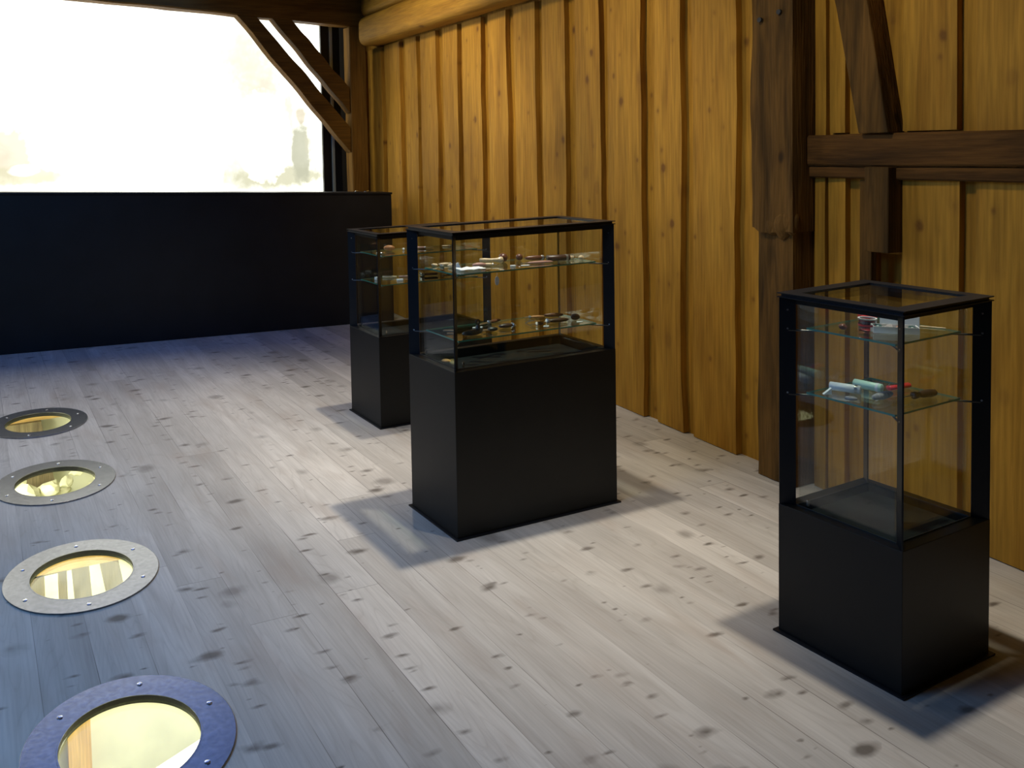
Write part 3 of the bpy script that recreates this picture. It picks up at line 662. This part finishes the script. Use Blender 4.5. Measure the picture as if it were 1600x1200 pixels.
def knife(label, z, p, q, hmat, bmat=None, hfrac=.55, r=.009, kind='cigar', name='knife', cat='knife', group=None, bolster=True, flip=False):
    if flip: p, q = q, p
    L_ = dist(p, q); t = thing(name, label, cat, (p[0], p[1], z+.0006), ang(p, q), group)
    hl = L_*hfrac; bm = B(); lathe(bm, rod_profile(hl, r, kind), 16, 'X'); k = 1.25 if kind == 'bulb' else 1
    for v in bm.verts: v.co.z = v.co.z*.75+r*.75*k
    obj('handle', bm, hmat, t, True)
    bw = r*.9; bm = B()
    prism(bm, [(hl*.9, -bw, r*.55), (L_*.90, -bw, r*.55), (L_, bw*.5, r*.55), (L_*.96, bw, r*.55), (hl*.9, bw, r*.55)], (0, 0, .002))
    obj('blade', bm, bmat or M['silver'], t)
    if bolster:
        bm = B(); lathe(bm, [(r*.9, hl*.9), (r*1.02, hl*.92), (r*1.02, hl*1.0), (r*.7, hl*1.03)], 16, 'X')
        for v in bm.verts: v.co.z = v.co.z*.75+r*.75*k
        obj('bolster', bm, M['silver'], t)
    return t
def ball(name, label, cat, z, c, r, mat, sq=(1, 1, 1), group=None, rz=0, bumpy=0):
    bm = B(); bmesh.ops.create_icosphere(bm, subdivisions=3, radius=r)
    for v in bm.verts:
        v.co += v.co.normalized()*bumpy*noise.noise(v.co*(1.2/r))
        v.co = Vector((v.co.x*sq[0], v.co.y*sq[1], v.co.z*sq[2]))
    zmin = min(v.co.z for v in bm.verts)
    for v in bm.verts: v.co.z -= zmin
    return tag(obj(name, bm, mat, None, True, loc=(c[0], c[1], z+.0006), rotz=rz), label, cat, group)
def plate(name, label, cat, z, p, q, wd, th, mat, group=None, tilt_=0):
    L_ = dist(p, q); bm = B(); pts = [(0, -wd/2, 0), (L_*.85, -wd/2, 0), (L_, 0, 0), (L_*.9, wd/2, 0), (.1*L_, wd/2*.8, 0)]
    prism(bm, pts, (0, 0, th))
    if tilt_:
        for v in bm.verts: v.co.z += (v.co.x/L_)*tilt_
    return tag(obj(name, bm, mat, None, loc=(p[0], p[1], z+.0006), rotz=ang(p, q)), label, cat, group)
def flatbox(name, label, cat, z, c, sx, sy, sz, mat, rz=0, group=None):
    bm = B(); box(bm, -sx/2, sx/2, -sy/2, sy/2, 0, sz)
    return tag(obj(name, bm, mat, None, loc=(c[0], c[1], z+.0006), rotz=rz, bevel=min(sz, sx, sy)*.12), label, cat, group)
Z1, Z2 = 1.070, .797
# wide showcase, upper shelf
def cloth():
    bm = B(); N = 10
    g = [[bm.verts.new((i/N*.115-.057, j/N*.07-.035, .003+.010*(.5+.5*noise.noise(Vector((i*.5, j*.7, 2)))))) for j in range(N+1)] for i in range(N+1)]
    for i in range(N):
        for j in range(N): bm.faces.new((g[i][j], g[i+1][j], g[i+1][j+1], g[i][j+1]))
    o = obj('folded_cloth', bm, M['white'], None, True, loc=(1.925, 3.10, Z1+.001), rotz=-.1)
    md = o.modifiers.new('solid', 'SOLIDIFY'); md.thickness = .0022
    return tag(o, 'crumpled white cloth at the near corner of the upper shelf in the wide showcase', 'cloth')
cloth()
for k, ((x, y_), s, lb) in enumerate((((1.862, 3.285), .010, 'small pale bone piece nearest the left bar of the wide showcase'), ((1.882, 3.255), .009, 'small silver piece second from the left bar on the upper shelf'),
        ((1.905, 3.215), .013, 'pale shell-like piece third from the left on the upper shelf'))):
    ball('bone_fragment', lb, 'bone piece', Z1, (x, y_), s, M['bone'] if k != 1 else M['silver'], (1.5, 1, .6), 'small pieces at the left of the upper shelf', k, .003)
bm = B(); prism(bm, [(-.018, 0, 0), (.018, 0, 0), (.004, 0, .026)], (0, .012, 0)); tag(obj('white_wedge', bm, M['white'], loc=(1.905, 3.17, Z1+.0006), rotz=-.5), 'upright white wedge beside the crumpled cloth', 'wedge')
knife('bone-handled fork lying behind the white wedge', Z1, (1.885, 3.292), (1.985, 3.275), M['bone'], r=.0075, name='table_fork', cat='fork')
rod('carved_horn_tool', 'short pinkish-brown handle right of the crumpled white cloth', 'handle', Z1, (1.975, 3.16), (2.035, 3.145), .010, M['pink'], 'cigar')
rod('bone_corkscrew', 'long pale bone handle standing out in the upper shelf middle left', 'handle', Z1, (2.065, 3.245), (2.160, 3.20), .012, M['bone'], 'bulb', ends=M['silver'])
ball('wooden_ball', 'round reddish-brown wooden knob beside the pale bone handle', 'knob', Z1, (2.182, 3.235), .020, M['brown'])
knife('pale clasp knife in front of the bone handle', Z1, (2.040, 3.175), (2.095, 3.150), M['bone'], r=.009, hfrac=.7, name='clasp_knife')
flatbox('name_card', 'tiny white card at the shelf front below the reddish knob', 'card', Z1, (2.130, 3.085), .022, .012, .007, M['white'], -.2)
plate('paper_knife', 'white flat blade on the upper shelf right of the tiny card', 'blade', Z1, (2.175, 3.095), (2.215, 3.085), .014, .002, M['white'])
ball('wooden_ball', 'small dark reddish knob behind the long closed razor', 'knob', Z1, (2.268, 3.235), .0155, M['brown'])
knife('long closed razor with pink-brown scales on the upper shelf front', Z1, (2.197, 3.125), (2.345, 3.095), M['pink'], r=.008, hfrac=.8, name='razor', cat='razor', bolster=False, flip=True)
rod('wooden_tool', 'red-brown polished wood handle behind the long razor', 'handle', Z1, (2.285, 3.215), (2.372, 3.185), .0115, M['brown'], 'cigar', ends=M['silver'])
rod('knife_sheath', 'thick dark leather sheath with silver fittings on the upper shelf right', 'sheath', Z1, (2.352, 3.145), (2.450, 3.115), .0175, M['darkbrown'], 'plain', .8, ends=M['silver'], end_name='fitting')
plate('table_knife_end', 'silver tip poking out behind the thick dark sheath', 'blade', Z1, (2.42, 3.215), (2.478, 3.19), .014, .003, M['silver'], tilt_=.012)
rod('bone_whistle', 'short pale whistle at the right end of the dark sheath', 'whistle', Z1, (2.463, 3.150), (2.492, 3.140), .008, M['bone'], ends=M['silver'])
ball('cork_ball', 'pale cork ball at the far right end of the upper shelf', 'ball', Z1, (2.497, 3.092), .0125, M['bone'], (1.1, 1, .9), bumpy=.002)
tgo = thing('price_tag', 'small white oval tag hanging below the upper shelf edge', 'tag', (2.003, 3.016, Z1-.062))
bm = B(); lathe(bm, [(.0105, 0), (.0105, .0012)], 20, 'Y'); [setattr(v.co, 'z', v.co.z*1.8+.022) for v in bm.verts]; obj('tag_disc', bm, M['white'], tgo)
bm = B(); tube(bm, (0, 0, .038), (0, .0, .0555), .0008, 6); obj('tag_string', bm, M['white'], tgo)
# wide showcase, lower shelf
plate('silver_plate', 'thin bright silver plate at the left of the lower shelf', 'plate', Z2, (1.862, 3.225), (1.905, 3.195), .018, .003, M['silver'])
plate('silver_plate', 'second silver plate in front of the first on the lower shelf', 'plate', Z2, (1.845, 3.165), (1.872, 3.150), .014, .003, M['silver'])
inst = thing('ring_topped_tool', 'dark tool with a ring on top at the near end of the lower shelf', 'tool', (1.868, 3.075, Z2+.0006), .12)
bm = B(); lathe(bm, rod_profile(.105, .0165, 'cigar'), 18, 'X'); [setattr(v.co, 'z', v.co.z*.75+.0125) for v in bm.verts]; obj('body', bm, M['darkmetal'], inst, True)
bm = B(); lathe(bm, [(.009, 0), (.012, .01), (.007, .022), (.005, .026)], 14, 'Z', Matrix.Translation((.082, 0, .018))); obj('neck', bm, M['darkmetal'], inst)
bm = B()
for i in range(20):
    for j in range(8): pass
vs = [[bm.verts.new(((.010+.0032*math.cos(2*PI*j/8))*math.cos(2*PI*i/20)+.082, .0032*math.sin(2*PI*j/8), (.010+.0032*math.cos(2*PI*j/8))*math.sin(2*PI*i/20)+.053)) for j in range(8)] for i in range(20)]
for i in range(20):
    for j in range(8): bm.faces.new((vs[i][j], vs[(i+1) % 20][j], vs[(i+1) % 20][(j+1) % 8], vs[i][(j+1) % 8]))
obj('ring', bm, M['darkmetal'], inst, True)
plate('lancet', 'bright silver blade right of the ring-topped tool', 'blade', Z2, (1.995, 3.205), (2.045, 3.195), .014, .003, M['white'])
knife('long brown-handled knife lying across the back of the lower shelf', Z2, (2.045, 3.225), (2.185, 3.270), M['brown'], r=.010, hfrac=.55, name='long_knife', flip=True)
knife('short dark folding knife left of the brown clasp knife', Z2, (1.99, 3.115), (2.06, 3.105), M['darkmetal'], r=.013, hfrac=.65, name='folding_knife', bolster=False, flip=True)
knife('dark brown clasp knife in the middle of the lower shelf', Z2, (2.090, 3.14), (2.178, 3.135), M['darkbrown'], r=.0135, hfrac=.82, name='clasp_knife', flip=False)
knife('bone-handled knife at the back of the lower shelf right half', Z2, (2.310, 3.265), (2.400, 3.235), M['orange'], r=.0085, hfrac=.75, name='bone_knife', flip=True)
knife('small dark knife with an open silver blade in front of the bone-handled knife', Z2, (2.235, 3.115), (2.300, 3.110), M['darkbrown'], r=.011, hfrac=.5, name='penknife', flip=True)
plate('lancet', 'short raised silver blade between penknife and bone-handled knife', 'blade', Z2, (2.262, 3.185), (2.285, 3.150), .01, .003, M['silver'], tilt_=.015)
rod('carved_horn_tool', 'dark horn handle at the back right of the lower shelf', 'handle', Z2, (2.405, 3.245), (2.490, 3.215), .0095, M['brown'], 'cigar')
knife('big dark horn knife with silver cap on the lower shelf right', Z2, (2.318, 3.135), (2.440, 3.115), M['darkbrown'], r=.0135, hfrac=.85, name='horn_knife', flip=True)
plate('white_label', 'tiny bright label at the tip of the big horn knife', 'label', Z2, (2.280, 3.085), (2.305, 3.075), .014, .002, M['white'])
ball('brown_snuff_bottle', 'round dark brown ball-like bottle at the right end of the lower shelf', 'bottle', Z2, (2.485, 3.125), .0165, M['darkbrown'], (1.35, 1, .9))
plate('white_label', 'tiny white label in front of the round brown bottle', 'label', Z2, (2.462, 3.088), (2.492, 3.080), .012, .002, M['white'])
bm = B(); lathe(bm, [(.018, 0), (.020, .004), (.014, .008), (.003, .009)], 16); tag(obj('orange_disc', bm, M['orange'], None, True, loc=(1.895, 3.262, .685-.045+.0106)), 'orange disc in the bottom well of the wide showcase', 'disc')
# far showcase
Z3, Z4 = .974, .808
bm = B(); lathe(bm, [(.004, 0), (.026, .003), (.028, .006), (.022, .010), (.004, .012)], 22)
tag(obj('silver_disc', bm, M['chrome'], None, True, loc=(2.195, 4.50, Z3+.0006)), 'round shiny silver disc at the left of the far showcase upper shelf', 'disc')
ball('brown_bead', 'glossy orange-brown oval with pale tip on the far upper shelf', 'ornament', Z3, (2.300, 4.60), .020, M['orange'], (1.7, 1, .85), rz=-.6)
ball('pearl_bead', 'tiny white pearl knob on the far upper shelf', 'knob', Z3, (2.385, 4.58), .007, M['white'])
knife('grey-handled knife in the middle of the far upper shelf', Z3, (2.46, 4.60), (2.575, 4.55), M['pink'], r=.010, hfrac=.6, name='grey_knife', flip=False)
knife('thin pale knife at the right of the far upper shelf', Z3, (2.66, 4.60), (2.735, 4.57), M['bone'], r=.006, hfrac=.6, name='thin_knife')
flatbox('name_card', 'white card at the left end of the far lower shelf', 'card', Z4, (2.212, 4.60), .02, .02, .016, M['white'], .2)
rod('yellow_stick', 'slim yellow wooden handle on the far lower shelf', 'handle', Z4, (2.27, 4.64), (2.345, 4.60), .006, M['bone'], 'plain')
rod('pink_stick', 'slim pinkish handle right of the yellow one', 'handle', Z4, (2.36, 4.60), (2.425, 4.575), .006, M['pink'], 'plain')
flatbox('name_card', 'white card at the front edge of the far lower shelf under the pink handle', 'card', Z4, (2.31, 4.49), .036, .022, .010, M['white'], -.3)
hm = thing('small_hammer', 'small hammer with an orange handle on the far lower shelf', 'hammer', (2.50, 4.57, Z4+.0006), -.25)
bm = B(); lathe(bm, rod_profile(.10, .0075, 'taper'), 14, 'X'); [setattr(v.co, 'z', v.co.z+.012) for v in bm.verts]; obj('handle', bm, M['orange'], hm, True)
bm = B(); box(bm, -.008, .010, -.028, .028, .002, .024); obj('head', bm, M['silver'], hm, bevel=.003)
knife('half-open pale folding knife right of the small hammer', Z4, (2.62, 4.545), (2.71, 4.575), M['bone'], r=.008, hfrac=.5, name='folding_knife', bolster=False, flip=True)
rod('dark_grip', 'dark grip at the right of the far lower shelf', 'handle', Z4, (2.715, 4.53), (2.765, 4.51), .008, M['darkmetal'], 'cigar')
# near showcase
Z5, Z6 = .994, .789
jar = thing('glass_jar', 'clear round glass jar with a red band on the near upper shelf', 'jar', (2.535, 1.800, Z5+.0006))
bm = B(); ringmesh(bm, .0225, .0245, 0, .034, 28); lathe(bm, [(.0225, 0), (.0225, .002)], 28); obj('jar_wall', bm, glass_material('jar_glass', (.9, .9, .9), 2.5), jar)
bm = B(); ringmesh(bm, .0246, .0252, .014, .020, 28); obj('red_band', bm, M['red'], jar)
bm = B(); ringmesh(bm, .0215, .026, .034, .038, 28); obj('jar_rim', bm, M['greywhite'], jar)
def tray(label, c, rz, sx, sy, sz):
    t = thing('card_tray', label, 'box', (*c, Z5+.0006), rz); bm = B(); th = .0022
    box(bm, -sx/2, sx/2, -sy/2, sy/2, 0, .002)
    for q in ((-sx/2, sx/2, -sy/2, -sy/2+th), (-sx/2, sx/2, sy/2-th, sy/2), (-sx/2, -sx/2+th, -sy/2+th, sy/2-th), (sx/2-th, sx/2, -sy/2+th, sy/2-th)): box(bm, *q, .002, sz)
    obj('tray', bm, M['white'], t)
    for k in range(4):
        bm = B(); bmesh.ops.create_icosphere(bm, subdivisions=2, radius=.011, matrix=Matrix.Translation((-sx/2+sx*(k+.5)/4, .002*(-1)**k, .0125)) @ Matrix.Diagonal((1.15, 1.3, .9, 1)))
        for v in bm.verts: v.co += Vector((1, 1, 1))*.002*noise.noise(v.co*120)
        obj('stone_sample', bm, [M['teal'], M['greyrough'], M['pink'], M['teal']][k], t, True)
    return t
tray('white card tray holding dark stones on the near upper shelf', (2.575, 1.742), -.78, .118, .048, .020)
ld = thing('box_cover', 'tilted white box lid resting behind the stone tray', 'lid', (2.668, 1.790, Z5+.0006), -1.05)
bm = B(); box(bm, -.052, .052, -.004, .004, .001, .034); obj('lid_panel', bm, M['white'], ld, bevel=.001)
rod('red_roll', 'small red roll at the left end of the tilted white lid', 'roll', Z5, (2.612, 1.880), (2.652, 1.858), .0165, M['red'], 'plain')
rod('pale_stick', 'thin pale stick right of the white lid on the near upper shelf', 'stick', Z5, (2.705, 1.770), (2.745, 1.700), .002, M['bone'], 'plain')
ball('brown_lump', 'small brown lump alone at the left of the near upper shelf', 'lump', Z5, (2.478, 1.838), .0105, M['brown'], (1.2, 1, .9), bumpy=.003)
bm = B(); prism(bm, [(-.014, 0, 0), (.010, 0, 0), (.010, 0, .020)], (0, .010, 0)); tag(obj('white_corner_piece', bm, M['white'], loc=(2.446, 1.862, Z6+.0006), rotz=-.5), 'small white triangular piece at the left of the near lower shelf', 'piece')
rod('ribbed_tube', 'fat grey-white ribbed tube on the near lower shelf', 'tube', Z6, (2.495, 1.895), (2.532, 1.818), .0135, M['greywhite'], 'plain', ends=M['silver'], end_name='rib')
rod('green_bottle', 'pale green little bottle behind the grey-white tube', 'bottle', Z6, (2.590, 1.882), (2.604, 1.800), .0135, M['green'], 'plain', ends=M['greywhite'], end_name='cap')
plate('lancet', 'bright flat blade at the very back of the near lower shelf', 'blade', Z6, (2.622, 1.905), (2.662, 1.888), .014, .002, M['white'])
plate('lancet', 'second flat blade right of the one at the back corner', 'blade', Z6, (2.672, 1.888), (2.712, 1.872), .018, .002, M['silver'])
rod('stone_tool', 'rough grey stone rod at the front of the near lower shelf', 'stone tool', Z6, (2.492, 1.752), (2.588, 1.757), .012, M['greyrough'], 'cigar')
rod('horn_fragment', 'small greyish fragment in front of the ribbed tube', 'fragment', Z6, (2.436, 1.800), (2.458, 1.775), .007, M['greyrough'], 'cigar')
pk = thing('red_pocket_knife', 'red pocket knife on the near lower shelf', 'knife', (2.640, 1.805, Z6+.0006), -.07)
bm = B(); lathe(bm, rod_profile(.088, .010, 'plain'), 16, 'X'); [setattr(v.co, 'z', v.co.z*.8+.009) for v in bm.verts]; obj('handle', bm, M['red'], pk, True)
bm = B(); prism(bm, [(.0, -.002, .017), (.06, -.002, .017), (.065, -.002, .020), (.004, -.002, .021)], (0, .004, 0)); obj('blade', bm, M['silver'], pk)
awl = thing('awl', 'awl with a dark brown turned handle and thin steel tip at the shelf front', 'awl', (2.612, 1.712, Z6+.0006), -.08)
bm = B(); lathe(bm, [(.006, 0), (.011, .004), (.011, .016), (.007, .022), (.011, .04), (.0125, .07), (.010, .09), (.004, .098)], 18, 'X'); [setattr(v.co, 'z', v.co.z+.0126) for v in bm.verts]; obj('handle', bm, M['darkbrown'], awl, True)
bm = B(); tube(bm, (-.035, 0, .0126), (.002, 0, .0126), .0016, 8); obj('tip', bm, M['silver'], awl)
